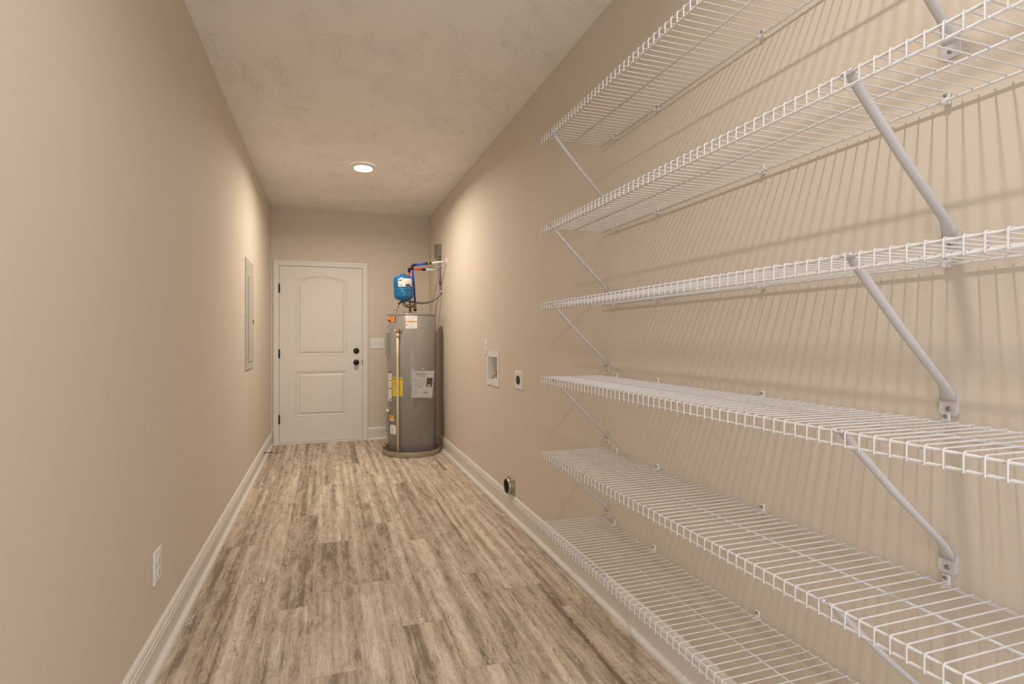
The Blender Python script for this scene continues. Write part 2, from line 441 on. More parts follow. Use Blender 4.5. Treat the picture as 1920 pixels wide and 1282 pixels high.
# jamb, stop, threshold, casing
j = MB(); j.box((DX0-.004, YF-.001, 0), (SX0-.003, YF+T, DZ1), 'trim').box((SX1+.003, YF-.001, 0), (DX1+.004, YF+T, DZ1), 'trim').box((DX0-.004, YF-.001, SZ1+.003), (DX1+.004, YF+T, DZ1+.004), 'trim')
j.box((SX0-.004, YS+.041, 0), (SX0+.012, YF+T, SZ1), 'gap').box((SX1-.012, YS+.041, 0), (SX1+.004, YF+T, SZ1), 'gap').box((SX0, YS+.041, SZ1-.012), (SX1, YF+T, SZ1+.004), 'gap')
j.build('door_jamb', dr)
th = MB(); th.bbox((DX0-.004, YF-.018, 0), (DX1+.004, YF+T, .020), 'trim', .002).box((SX0, YS+.012, .0201), (SX1, YF+.10, .034), 'gap').build('threshold', dr)
MB().bbox((SX0+.002, YS-.004, .0225), (SX1-.002, YS+.010, .033), 'trim', .001).build('door_sweep', dr)
cprof = [(0, 0), (0, .011), (.004, .014), (.014, .0155), (.020, .0165), (.024, .013), (.044, .0105), (.047, .0125), (.055, .0125), (.058, .010), (.062, .009), (.062, 0)]
# outer->inner profile swept mitred round the opening; pieces: left, head, right
CX0, CX1, CZ1 = -.5865, .4795, 2.129
def casing(piece):
    mb = MB(); n = len(cprof)
    def at(d, y, corner):
        if corner == 'bl': return (CX0+d, YF-y, 0)
        if corner == 'tl': return (CX0+d, YF-y, CZ1-d)
        if corner == 'tr': return (CX1-d, YF-y, CZ1-d)
        return (CX1-d, YF-y, 0)
    a, b = {'l': ('bl', 'tl'), 'h': ('tl', 'tr'), 'r': ('tr', 'br')}[piece]
    for (d0, y0), (d1, y1) in zip(cprof, cprof[1:]):
        mb.add([at(d0, y0, a), at(d0, y0, b), at(d1, y1, b), at(d1, y1, a)], [(0, 1, 2, 3)], 'trim')
    mb.build('door_casing', dr)
for p in 'lhr': casing(p)
for z in (1.804, 1.049, .292):
    hb = MB(); hb.tube([(SX0-.004, YF-.008, z-.05), (SX0-.004, YF-.008, z+.05)], .0075, 'bronze', 10)
    for q in (-.054, .05): hb.tube([(SX0-.004, YF-.008, z+q), (SX0-.004, YF-.008, z+q+.004)], .0045, 'bronze', 8)
    hb.box((SX0-.004, YF-.004, z-.05), (SX0+.006, YF+.002, z+.05), 'bronze')
    hb.build('hinge', dr)
kx = .342
kb = MB(); kb.lathe([(0, YS-.001), (.033, YS-.001), (.034, YS-.006), (.030, YS-.009), (.014, YS-.011), (.012, YS-.032), (.020, YS-.038), (.0275, YS-.047), (.0285, YS-.055), (.024, YS-.063), (.012, YS-.068), (0, YS-.069)][::-1], 'bronze', (kx, 0, .937), 'y', 28)
kb.build('doorknob', dr)
db = MB(); db.lathe([(0, YS-.001), (.033, YS-.001), (.034, YS-.010), (.030, YS-.014), (.022, YS-.016), (0, YS-.016)], 'bronze', (kx, 0, 1.077), 'y', 28)
db.bbox((kx-.016, YS-.030, 1.072), (kx+.016, YS-.015, 1.082), 'bronze', .003)
db.build('deadbolt_thumbturn', dr)
MB().bbox((SX1-.001, YF-.004, .905), (SX1+.006, YF+.004, .965), 'bronze', .001).build('strike_plate', dr)

# ------------------------------------------------------------------ switch and outlet plates
def frame_axes(o, nrm, side):
    """local (u along wall, v up, w out of wall) -> world"""
    O, N_, U = Vector(o), Vector(nrm), Vector(side)
    return lambda u, v, w_: O+U*u+Vector((0, 0, 1))*v+N_*w_
def lbox(mb, F, a, b, m, r=.0):
    us, vs, ws = sorted((a[0], b[0])), sorted((a[1], b[1])), sorted((a[2], b[2]))
    if r > 0:
        t = MB(); t.bbox((us[0], vs[0], ws[0]), (us[1], vs[1], ws[1]), m, r)
    else:
        t = MB(); t.box((us[0], vs[0], ws[0]), (us[1], vs[1], ws[1]), m)
    mb.add([F(*v) for v in t.v], t.f, m)
def plate_bevel(mb, F, w_, h_, t, m, e=.004):
    x, z = w_/2, h_/2
    vs = [F(-x, -z, 0), F(x, -z, 0), F(x, z, 0), F(-x, z, 0), F(-x, -z, t*.4), F(x, -z, t*.4), F(x, z, t*.4), F(-x, z, t*.4),
          F(-x+e, -z+e, t), F(x-e, -z+e, t), F(x-e, z-e, t), F(-x+e, z-e, t)]
    fs = [(8, 9, 10, 11), (3, 2, 1, 0)]
    for a in (0, 4):
        for i in range(4): fs.append((a+i, a+(i+1) % 4, a+4+(i+1) % 4, a+4+i))
    mb.add(vs, fs, m)
def disc(mb, F, u, v, w0, w1, r, m, n=16, sx=1, sv=1):
    A = [F(u+sx*r*cos(2*pi*i/n), v+sv*r*sin(2*pi*i/n), w0) for i in range(n)]; B = [F(u+sx*r*cos(2*pi*i/n), v+sv*r*sin(2*pi*i/n), w1) for i in range(n)]
    mb.add(A+B, [(i, (i+1) % n, n+(i+1) % n, n+i) for i in range(n)]+[tuple(range(n, 2*n))], m)
def duplex(o, nrm, side, label):
    F = frame_axes(o, nrm, side); t = thing('wall_outlet', o, label, 'outlet')
    mb = MB(); plate_bevel(mb, F, .082, .124, .006, 'plast'); mb.build('cover_plate', t)
    for s in (-1, 1):
        r = MB(); n = 20; pts = []
        for i in range(n):
            a = 2*pi*i/n; pts.append((.0172*max(-.93, min(.93, 1.12*cos(a))), s*.0215+.0172*.82*max(-1, min(1, sin(a)))))
        A = [F(u, v, .0055) for u, v in pts]; B = [F(u, v, .0085) for u, v in pts]
        r.add(A+B, [(i, (i+1) % n, n+(i+1) % n, n+i) for i in range(n)]+[tuple(range(n, 2*n))], 'plast')
        for du, hh in ((-.0065, .0075), (.0065, .006)): lbox(r, F, (du-.0009, s*.0215+.002-hh/2, .0084), (du+.0009, s*.0215+.002+hh/2, .0089), 'gap')
        disc(r, F, 0, s*.0215-.008, .0084, .0089, .0022, 'gap', 10)
        r.build('receptacle', t)
    sc_ = MB(); disc(sc_, F, 0, 0, .0055, .0072, .003, 'plast', 10); sc_.build('screw', t)
    return t
duplex((XL, 2.146, .369), (1, 0, 0), (0, -1, 0), 'white duplex outlet plate low on the left wall above the baseboard')
duplex((XR, 3.815, 1.1545), (-1, 0, 0), (0, 1, 0), 'small white outlet plate just left of the recessed washer box on the right wall')
# triple switch
o = (.598, YF, 1.1625); F = frame_axes(o, (0, -1, 0), (1, 0, 0))
t = thing('light_switch', o, 'white triple toggle switch plate between the door and the water heater', 'switch')
mb = MB(); plate_bevel(mb, F, .166, .124, .006, 'plast'); mb.build('cover_plate', t)
for k in (-1, 0, 1):
    tg = MB(); u = k*.047
    lbox(tg, F, (u-.005, -.012, .0055), (u+.005, .012, .0066), 'greyink')
    up = 1 if k == 0 else -1
    tg.add([F(u-.0037, -.008, .006), F(u+.0037, -.008, .006), F(u+.0037, .008, .006), F(u-.0037, .008, .006),
            F(u-.003, -.003+up*.008, .017), F(u+.003, -.003+up*.008, .017), F(u+.003, .003+up*.008, .017), F(u-.003, .003+up*.008, .017)],
           [(4, 5, 6, 7), (0, 1, 5, 4), (1, 2, 6, 5), (2, 3, 7, 6), (3, 0, 4, 7)], 'plast')
    tg.build('toggle', t)
    for v in (-.030, .030):
        s_ = MB(); disc(s_, F, u, v, .0055, .0070, .0028, 'paleink', 8); s_.build('screw', t)
# dryer outlet
o = (XR, 3.1095, .947); F = frame_axes(o, (-1, 0, 0), (0, 1, 0))
t = thing('dryer_outlet', o, 'square white plate with a round black dryer receptacle on the right wall', 'outlet')
mb = MB(); plate_bevel(mb, F, .132, .124, .006, 'plast'); mb.build('cover_plate', t)
r = MB(); disc(r, F, -.004, 0, .005, .011, .029, 'black', 28)
for du, dv, w_, h_ in ((-.013, .005, .002, .013), (.011, .005, .002, .013), (-.001, -.012, .007, .002)): lbox(r, F, (du-w_, dv-h_/2, .0105), (du+w_, dv+h_/2, .0118), 'brass2')
r.build('receptacle', t)
for u in (-.045, .045):
    s_ = MB(); disc(s_, F, u, 0, .0055, .0072, .003, 'paleink', 8); s_.build('screw', t)

# washer supply box
o = (XR, 3.6455, .992); t = thing('washer_outlet_box', o, 'white recessed washer supply box with a brass valve in the right wall', 'outlet box')
fx = XR-.006; wb = MB(); FY0, FY1, FZ0, FZ1 = 3.505, 3.785, .863, 1.122
for a, b_ in (((FY0, FZ0), (FY1, WB[2])), ((FY0, WB[3]), (FY1, FZ1)), ((FY0, WB[2]), (WB[0], WB[3])), ((WB[1], WB[2]), (FY1, WB[3]))):
    wb.box((fx, a[0], a[1]), (XR-.0005, b_[0], b_[1]), 'plast')
wb.build('face_frame', t)
ins = MB(); D = XR+.085
Y0, Y1, Z0, Z1 = WB[0]+.0005, WB[1]-.0005, WB[2]+.0005, WB[3]-.0005
ins.add([(XR-.001, Y0, Z0), (XR-.001, Y1, Z0), (XR-.001, Y1, Z1), (XR-.001, Y0, Z1), (D, Y0, Z0), (D, Y1, Z0), (D, Y1, Z1), (D, Y0, Z1)],
        [(4, 5, 6, 7), (0, 1, 5, 4), (1, 2, 6, 5), (2, 3, 7, 6), (3, 0, 4, 7)], 'plast')
ins.build('recess', t, recalc=False)
for y_, nm in ((3.575, 'valve'), (3.715, 'valve')):
    v = MB(); v.tube([(XR+.045, y_, Z0+.0), (XR+.045, y_, Z0+.022)], .011, 'white_pex', 12)
    v.tube([(XR+.045, y_, Z0+.022), (XR+.045, y_, Z0+.052)], .0095, 'brass', 12)
    v.tube([(XR+.045, y_, Z0+.036), (XR+.022, y_, Z0+.036)], .0075, 'brass', 10)
    v.tube([(XR+.045, y_, Z0+.052), (XR+.045, y_, Z0+.060)], .006, 'brass', 8)
    vo = v.build('valve', t)
    h_ = MB(); h_.bbox((XR+.034, y_-.014, Z0+.059), (XR+.056, y_+.014, Z0+.064), 'brass', .002); h_.build('handle', vo)
dh = MB(); dh.lathe([(.021, Z0), (.021, Z0+.006), (.016, Z0+.006), (.016, Z0+.001)], 'plast', (XR+.040, 3.645, 0), 'z', 20); dh.build('drain_hub', t)

# dryer vent
o = (XR, 3.249, .2035); F = frame_axes(o, (-1, 0, 0), (0, 1, 0))
t = thing('dryer_vent', o, 'galvanised round dryer vent collar with square plate just above the right baseboard', 'vent')
pl = MB(); n = 32; R_ = .0505
sq = []
for i in range(n):
    a = 2*pi*i/n; c_, s_ = cos(a), sin(a); k = 1/max(abs(c_), abs(s_)); sq.append((.070*c_*k, .0535*s_*k))
A = [F(u, v, .005) for u, v in sq]; B = [F(R_*cos(2*pi*i/n), R_*sin(2*pi*i/n), (.006)) for i in range(n)]; C_ = [F(u, v, 0) for u, v in sq]
pl.add(A+B, [(i, (i+1) % n, n+(i+1) % n, n+i) for i in range(n)], 'galv'); pl.add(A+C_, [(i, (i+1) % n, n+(i+1) % n, n+i) for i in range(n)], 'galv')
pl.build('mounting_plate', t)
du = MB(); du.lathe([(R_+.001, -.002), (R_, -.010), (R_-.001, -.018), (R_+.001, -.020), (R_-.0005, -.023), (R_-.001, -.038), (R_-.002, -.038), (R_-.002, -.001)], ['galv']*6+['ductin'], (XR, 3.249, .2035), 'x', 32)
du.lathe([(R_-.002, -.001), (0, -.001)], 'ductin', (XR, 3.249, .2035), 'x', 32)
du.build('duct_collar', t)
for u, v in ((-.060, .044), (.060, .044), (.060, -.044), (-.060, -.044)):
    s_ = MB(); disc(s_, F, u, v, .002, .0045, .0035, 'chrome', 8); s_.build('screw', t)

# breaker panel
o = (XL, 4.4645, 1.417); F = frame_axes(o, (1, 0, 0), (0, 1, 0))
t = thing('breaker_panel', o, 'tall grey electrical breaker panel cover on the left wall near the door', 'electrical panel')
mb = MB(); plate_bevel(mb, F, .400, .892, .010, 'panel', .006); mb.build('cover', t)
d = MB(); lbox(d, F, (-.092, -.385, .0098), (.180, .300, .0140), 'panel', .0015)
lbox(d, F, (-.096, -.389, .0096), (.184, .304, .0102), 'gap'); d.build('panel_door', t)
l_ = MB(); lbox(l_, F, (.140, -.068, .0139), (.166, -.033, .0175), 'black', .001); l_.build('latch', t)
for u, v in ((-.185, .36), (.185, .33), (-.185, -.02), (.185, -.03), (-.185, -.35), (.185, -.35)):
    s_ = MB(); disc(s_, F, u, v, .009, .0125, .005, 'screw', 8); s_.build('screw', t)

# door stop on the left baseboard
t = thing('door_stop', (XL+.012, 5.39, .081), 'thin black door stop rod sticking out of the left baseboard by the door', 'door stop')
m_ = MB(); m_.lathe([(0, 0), (.012, 0), (.012, .003), (.006, .006), (.0035, .008), (.0035, .068)], 'black', (XL+.0125, 5.39, .081), 'x', 14); m_.build('rod', t)
m_ = MB(); m_.lathe([(.0035, .066), (.0075, .067), (.0085, .072), (.0085, .080), (.005, .084), (0, .085)], 'black', (XL+.0125, 5.39, .081), 'x', 14); m_.build('tip', t)

# ceiling lights
for (x, y), lb in zip(LAMPS, ('round white recessed downlight glowing in the ceiling near the door', 'round white downlight glowing in the ceiling above the wire shelves')):
    t = thing('ceiling_light', (x, y, H), lb, 'light', 'round ceiling downlights')
    MB().lathe([(.109, H-.0005), (.109, H-.004), (.104, H-.008), (.088, H-.016), (.083, H-.020), (.080, H-.020)], 'plast', (x, y, 0), 'z', 40).build('trim_ring', t)
    MB().lathe([(.081, H-.019), (.079, H-.0235), (.055, H-.0245), (.02, H-.025), (0, H-.025)], 'lens', (x, y, 0), 'z', 40).build('lens', t)

# ------------------------------------------------------------------ wire shelves
FX = .9105                       # outer face of the front lip
RX = 1.2125                      # rear rod
WR, RR = .0016, .0030
ang_w = [(1.2165, 0, 0), (FX+.005, 0, 0), (FX+.0018, 0, -.0010), (FX+.0003, 0, -.0040), (FX, 0, -.0315)]
WIRE_ME = None
def make_wire_mesh():
    mb = MB(); mb.tube(ang_w, WR, 'wire', 6, up=(0, 1, 0))
    me = bpy.data.meshes.new('cross_wire'); me.from_pydata(mb.v, [], mb.f); me.materials.append(M['wire'])
    me.polygons.foreach_set('use_smooth', mb.sm); me.update(); return me
WIRE_ME = make_wire_mesh()
def make_bracket(z, yf, yw, parent):
    """diagonal support: saddle over the front rail, flattened tube, plate screwed to the wall"""
    mb = MB()
    def P(x, y_off, zz, t): return (x, yf+(yw-yf)*t+y_off, z+zz)
    path = [(FX+.0095, -.006, 0.0), (FX+.0140, -.0095, .01), (FX+.0200, -.0145, .03), (FX+.0300, -.0230, .07), (1.07, -.137, .53), (1.196, -.2405, .95), (1.207, -.2500, .98), (1.2165, -.266, 1.0), (1.2215, -.284, 1.0)]
    pts = [(x, yf+(yw-yf)*t, z+zz) for x, zz, t in path]
    mb.tube(pts, [.0075, .008, .009, .0095, .0095, .0095, .0105, .0125, .014], 'brkt', 12, ry=[.0015, .0022, .0050, .0062, .0062, .0062, .0055, .003, .0016], up=(0, 1, 0))
    # wall plate with clipped corners
    w_, z0, z1 = .016, z-.314, z-.272; x0, x1 = 1.2225, 1.2255
    out = [(-w_, z1), (w_, z1), (w_, z0+.006), (w_-.005, z0), (-w_+.005, z0), (-w_, z0+.006)]
    A = [(x0, yw+a, b) for a, b in out]; B = [(XR-.0005, yw+a, b) for a, b in out]; n = 6
    mb.add(A+B, [(i, (i+1) % n, n+(i+1) % n, n+i) for i in range(n)]+[tuple(range(n)), tuple(range(2*n-1, n-1, -1))], 'brkt')
    # saddle hooks over the front rail either side of one cross wire
    for dy in (-.007, .007):
        hp = [(FX+.0090, yf+dy, z-.010), (FX+.0085, yf+dy, z-.004), (FX+.0065, yf+dy, z+.0002), (FX+.0030, yf+dy, z+.0006), (FX-.0002, yf+dy, z-.003), (FX+.0002, yf+dy, z-.006)]
        mb.tube(hp, .0042, 'brkt', 8, ry=.0007, up=(0, 1, 0))
    b = mb.build('support_bracket', parent)
    s_ = MB(); s_.lathe([(.0048, 1.2226), (.0048, 1.2212), (.0028, 1.2198), (0, 1.2198)], 'screw', (0, yw, z-.300), 'x', 12); s_.build('screw', b)
    return b
def make_clip(z, y, parent):
    mb = MB()
    mb.bbox((1.2195, y-.0065, z-.010), (XR-.0005, y+.0065, z+.0165), 'plast', .002)       # tab against the wall
    # hook wrapped round the rear rod
    c_ = (RX, 0, z-.0039)
    hp = [(c_[0]+.0085, y, z-.001)]+[(c_[0]+.0050*cos(radians(a)), y, c_[2]+.0050*sin(radians(a))) for a in range(20, -200, -22)]
    mb.tube(hp, .0062, 'plast', 8, ry=.0020, up=(0, 1, 0))
    b = mb.build('wall_clip', parent)
    s_ = MB(); s_.lathe([(.0042, 1.2196), (.0042, 1.2184), (.002, 1.2176), (0, 1.2176)], 'screw', (0, y, z+.0095), 'x', 10); s_.build('screw', b)
SH = [(2.110, 'topmost white wire shelf on the right wall, nearest the ceiling', 0, 1.955, .680, 2.010, .701),
      (1.713, 'second white wire shelf down from the ceiling on the right wall', 0, 1.960, .682, 2.010, .701),
      (1.378, 'third white wire shelf down on the right wall, seen almost edge-on from below', 0, 1.950, .682, 2.009, .704),
      (1.053, 'fourth white wire shelf down on the right wall, seen almost edge-on from above', 0, 1.930, .697, 2.008, .706),
      (.721, 'white wire shelf second from the floor on the right wall', 0, 1.925, .720, 2.008, .710),
      (.402, 'lowest white wire shelf on the right wall, just above the baseboard', .018, 1.92, .722, 2.020, .712)]
for z, lab, dy, yb1, yb2, yw1, yw2 in SH:
    root = thing('wire_shelf', (XR, .82, z), lab, 'shelf', 'white wire shelves on the right wall')
    O = Vector(root['_o'])
    Y1 = 2.033+dy; Y0 = -.388+dy
    for nm, x, zz in (('front_rail', FX+.0046, z-.0046), ('lip_rail', FX+.0046, z-.0290), ('middle_rod', 1.066, z-.0046), ('rear_rod', RX, z-.0046)):
        y1 = Y1+(.004 if nm != 'rear_rod' else .003)
        MB().tube([(x, Y0-.003, zz), (x, y1, zz)], RR, 'wire', 10, up=(0, 0, 1)).build(nm, root)
    for i in range(96):
        o = bpy.data.objects.new('cross_wire', WIRE_ME); COL.objects.link(o); o.parent = root
        o.location = (-O.x, 2.030+dy-.0254*i-O.y, 0)
    make_bracket(z, yb1, yw1, root); make_bracket(z, yb2, yw2, root)
    for yc in (1.930, 1.646, 1.160, .708, .20, -.28): make_clip(z, yc+dy, root)

# ------------------------------------------------------------------ drain pan and water heater
HC = (.878, 5.388)
t = MB(); t.lathe([(0, .0045), (.300, .0045), (.302, .054), (.312, .058), (.3125, .055), (.309, .010), (.304, 0.0002), (0, .0002)], 'pan', (HC[0], HC[1], 0), 'z', 72)
pan = t.build('drain_pan'); tag(pan, 'shallow round metal drain pan on the floor under the water heater', 'drain pan')

C = (.885, 5.395); R = .266
wh = thing('water_heater', (C[0], C[1], .012), 'tall grey cylindrical electric water heater standing in its pan in the far right corner', 'water heater')
def onc(a, z, e=0): a = radians(a); return (C[0]+(R+e)*cos(a), C[1]+(R+e)*sin(a), z)
def patch(mb, a0, a1, z0, z1, m, e=.0012, n=None, sk=0):
    n = n or max(1, int(abs(a1-a0)/3))
    vs = []
    for i in range(n+1):
        a = a0+(a1-a0)*i/n; s_ = sk*i/n
        vs += [onc(a, z0+s_, e), onc(a, z1+s_, e)]
    mb.add(vs, [(2*i, 2*i+2, 2*i+3, 2*i+1) for i in range(n)], m, True)
jk = MB(); jk.lathe([(R-.02, .012), (R-.004, .012), (R, .016), (R, 1.461), (R-.003, 1.4635)], 'jacket', (C[0], C[1], 0), 'z', 96); jk.build('jacket', wh)
ld = MB(); ld.lathe([(R-.003, 1.462), (R+.001, 1.4635), (R+.001, 1.478), (R-.006, 1.486), (.20, 1.492), (.08, 1.496), (0, 1.497)], 'jacket', (C[0], C[1], 0), 'z', 96); ld.build('top_lid', wh)
MB().lathe([(.055, 1.4975), (.055, 1.5005), (0, 1.5008)], 'jacket', (.83, 5.30, 0), 'z', 24).build('top_cover_cap', wh)
def access(z0, z1):
    mb = MB(); e0, e1 = .0, .017; A0, A1 = 157, 201; n = 14
    vs = []
    for i in range(n+1):
        a = A0+(A1-A0)*i/n; ee = e1 if 0 < i < n else e1
        vs += [onc(a, z0, e0), onc(a, z0+.016, ee), onc(a, z1-.008, ee), onc(a, z1, e0)]
    fs = []
    for i in range(n):
        for k in range(3): fs.append((4*i+k, 4*i+4+k, 4*i+5+k, 4*i+1+k))
    fs += [(0, 1, 2, 3), (4*n+3, 4*n+2, 4*n+1, 4*n)]
    mb.add(vs, fs, 'jacket'); p = mb.build('access_panel', wh); return p
access(1.036, 1.288); lp = access(.218, .472)
m_ = MB(); q = onc(196, .462, .020); m_.bbox((q[0]-.006, q[1]-.03, q[2]-.006), (q[0]+.020, q[1]+.006, q[2]+.016), 'paper', .003); m_.build('cable_clip', lp)
def lines(mb, a0, a1, zs, m, h=.0022, e=.0016, jag=True):
    for z in zs: patch(mb, a0, a0+(a1-a0)*(random.uniform(.7, 1) if jag else 1), z-h/2, z+h/2, m, e)
def jitter(z0, z1, n): return [z0+(z1-z0)*(i+.5)/n for i in range(n)]
# orange brand badge
m_ = MB(); patch(m_, -169, -139, 1.386, 1.459, 'paper', .0010)
patch(m_, -162, -137.5, 1.389, 1.455, 'navy', .0013); patch(m_, -161.5, -139.5, 1.395, 1.449, 'orange', .0016)
for a0, a1, z0, z1 in ((-169, -166.5, 1.436, 1.446), (-169, -163.5, 1.412, 1.424), (-163, -155, 1.396, 1.422), (-170, -166, 1.398, 1.404)): patch(m_, a0, a1, z0, z1, 'navy', .0019)
tag(m_.build('brand_badge', wh), 'orange badge with black edge')
# warning label
m_ = MB(); patch(m_, -112.3, -87, 1.327, 1.4595, 'paper'); patch(m_, -112.3, -87, 1.392, 1.404, 'orange', .0015); patch(m_, -106, -97, 1.3955, 1.4005, 'redink', .0018)
lines(m_, -109, -89, jitter(1.408, 1.455, 6), 'paleink'); lines(m_, -109, -89, jitter(1.332, 1.388, 7), 'paleink')
patch(m_, -111.5, -108.5, 1.360, 1.368, 'ink', .0019); m_.build('warning_label', wh)
# energy label (yellow) with wrapped lettering
m_ = MB(); patch(m_, -147.5, -119.3, .624, .820, 'yellow'); lines(m_, -145.5, -122, jitter(.640, .778, 11)[:-3], 'brass2', .0016)
lines(m_, -145.5, -130, [.768, .752, .733], 'ink', .004)
def text_on(mb, txt, a0, a1, z0, h_, m, e=.002, surf=None):
    cu = bpy.data.curves.new('lettering', 'FONT'); cu.body = txt; cu.size = 1; cu.resolution_u = 1
    ob = bpy.data.objects.new('lettering', cu); me = ob.to_mesh()
    xs = [v.co.x for v in me.vertices]; ys = [v.co.y for v in me.vertices]
    if not xs: return
    x0, x1, y0, y1 = min(xs), max(xs), min(ys), max(ys)
    f = surf or (lambda a, z: onc(a, z, e))
    vs = [f(a0+(v.co.x-x0)/(x1-x0)*(a1-a0), z0+(v.co.y-y0)/(y1-y0)*h_) for v in me.vertices]
    mb.add(vs, [tuple(p.vertices) for p in me.polygons], m)
    ob.to_mesh_clear(); bpy.data.objects.remove(ob); bpy.data.curves.remove(cu)
text_on(m_, 'ENERGYGUIDE', -146.2, -120.8, .791, .019, 'ink')
tag(m_.build('energy_label', wh), 'yellow energy label with black heading')
# long instruction label on the left
m_ = MB(); patch(m_, -168, -150.5, .570, .876, 'paper'); patch(m_, -168, -151, .868, .876, 'navy', .0015); patch(m_, -165, -151.5, .857, .869, 'redink', .0016)
patch(m_, -168, -150.5, .778, .784, 'navy', .0016); patch(m_, -168, -150.5, .694, .701, 'navy', .0016)
lines(m_, -166, -153, jitter(.79, .852, 6), 'greyink'); lines(m_, -166, -153, jitter(.706, .772, 6), 'greyink'); lines(m_, -166, -153, jitter(.60, .69, 9), 'greyink')
patch(m_, -160, -152.5, .581, .591, 'ink', .0018); m_.build('instruction_label', wh)
# small yellow and white stickers
m_ = MB(); patch(m_, -158, -142.5, .362, .385, 'paper', .0019, None); patch(m_, -158.5, -142.8, .378, .421, 'yellow', .0021); lines(m_, -155.5, -146, [.388, .398, .404], 'redink', .003, .0024); patch(m_, -148.5, -146.5, .366, .376, 'ink', .0024)
m_.build('caution_sticker', wh)
m_ = MB(); patch(m_, -156.3, -136.2, .224, .322, 'paper', .0019); lines(m_, -153, -139, jitter(.238, .31, 8), 'greyink', .002, .0023)
for a, z in ((-155, .315), (-139, .312), (-155, .230), (-146, .229), (-139.5, .232)): patch(m_, a, a+2, z-.004, z+.004, 'ink', .0024)
m_.build('data_plate', wh)
# relief valve and discharge pipe
aV = -128.3; ca, sa = cos(radians(aV)), sin(radians(aV))
def outp(e, z, side=0): return (C[0]+(R+e)*ca-sa*side, C[1]+(R+e)*sa+ca*side, z)
m_ = MB(); ring = [];
tl = Matrix.Rotation(radians(aV), 3, 'Z')
m_.lathe([(0, .0003), (.036, .0003), (.036, .003), (.020, .0045), (0, .0045)], 'jacket', outp(-.001, 1.307), 'x', 28, tilt=tl)
m_.build('valve_escutcheon', wh)
m_ = MB(); m_.tube([outp(0, 1.307), outp(.040, 1.307)], .0155, 'brass', 14); m_.tube([outp(.030, 1.318), outp(.030, 1.262)], .0135, 'brass', 14)
m_.tube([outp(.034, 1.307), outp(.055, 1.307)], .010, 'brass', 12)
rv = m_.build('relief_valve', wh)
m_ = MB(); m_.bbox((outp(.05, 0, -.012)[0]-.012, outp(.05, 0, -.012)[1]-.008, 1.300), (outp(.05, 0, -.012)[0]+.008, outp(.05, 0, -.012)[1]+.008, 1.318), 'plast', .003); m_.build('test_lever', rv)
m_ = MB(); m_.tube([outp(.030, 1.272), outp(.030, 1.240)], .0165, 'cpvc', 14); m_.tube([outp(.030, 1.245), outp(.030, 1.0), outp(.026, .5), outp(.022, .062)], .0112, 'cpvc', 14); m_.build('discharge_pipe', wh)
# drain valve
aD = 184
def outd(e, z, side=0):
    c2, s2 = cos(radians(aD)), sin(radians(aD)); return (C[0]+(R+e)*c2-s2*side, C[1]+(R+e)*s2+c2*side, z)
m_ = MB(); m_.tube([outd(-.002, .085), outd(.034, .085)], .011, 'brass', 12); m_.tube([outd(.024, .085), outd(.024, .066)], .010, 'brass', 12); m_.tube([outd(.020, .09), outd(.020, .108)], .006, 'copper', 10); m_.tube([outd(.020, .106), outd(.020, .112)], .014, 'copper', 12)
m_.build('drain_valve', wh)
# nipples
for nm, (x, y) in (('cold', (.917, 5.36)), ('hot', (.887, 5.50))):
    MB().tube([(x, y, 1.488), (x, y, 1.530)], .0125, 'chrome', 14).build('pipe_nipple', wh)

# document pouch hanging on the tank, slightly tilted
ph = radians(-75); nx, ny = cos(ph), sin(ph); tx, ty = -ny, nx
P0 = (C[0]+nx*.2705, C[1]+ny*.2705)
def pouch(u, z, e=0): return (P0[0]+tx*u+nx*e, P0[1]+ty*u+ny*e, z)
TL, TR, BR_, BL = (-.094, .894), (.133, .885), (.109, .600), (-.130, .620)
def uv(a, b):   # a 0..1 left->right, b 0..1 bottom->top
    u = (BL[0]*(1-a)+BR_[0]*a)*(1-b)+(TL[0]*(1-a)+TR[0]*a)*b; z = (BL[1]*(1-a)+BR_[1]*a)*(1-b)+(TL[1]*(1-a)+TR[1]*a)*b
    return u, z
dp = thing('document_pouch', pouch(0, .76), 'clear plastic pouch of printed white papers hung on the front of the water heater', 'document pouch')
def pq(mb, a0, a1, b0, b1, m, e):
    mb.add([pouch(*uv(a0, b0), e), pouch(*uv(a1, b0), e), pouch(*uv(a1, b1), e), pouch(*uv(a0, b1), e)], [(0, 1, 2, 3)], m)
m_ = MB()
vs = [pouch(*uv(a, b), e) for e in (.002, .0065) for a, b in ((0, 0), (1, 0), (1, 1), (0, 1))]
m_.add(vs, [(0, 3, 2, 1), (4, 5, 6, 7), (0, 1, 5, 4), (1, 2, 6, 5), (2, 3, 7, 6), (3, 0, 4, 7)], 'paper')
pq(m_, .06, .52, .935, .945, 'greyink', .0068); pq(m_, .07, .62, .858, .876, 'ink', .0068); pq(m_, .17, .60, .815, .826, 'greyink', .0068); pq(m_, .30, .60, .765, .780, 'greyink', .0068)
for i in range(12):
    b_ = .66-.022*i; pq(m_, .06, random.uniform(.5, .6), b_, b_+.006, 'paleink', .0068)
pq(m_, .06, .105, .665, .685, 'ink', .0068)
pq(m_, .66, .95, .40, .735, 'photo', .0068); pq(m_, .72, .88, .40, .50, 'paleink', .0070)
pq(m_, .25, .29, .375, .40, 'ink', .0068); pq(m_, .29, .46, .395, .405, 'ink', .0068)
for i in range(10):
    b_ = .33-.028*i; pq(m_, .05, random.uniform(.2, .29), b_, b_+.006, 'paleink', .0068)
pq(m_, .55, .595, .185, .215, 'ink', .0068); pq(m_, .61, .76, .188, .212, 'ink', .0068)
for b_ in (.15, .13, .11): pq(m_, .55, .74, b_, b_+.007, 'paleink', .0068)
pq(m_, .45, .95, .045, .051, 'copper', .0068)
m_.build('paper', dp)
m_ = MB()
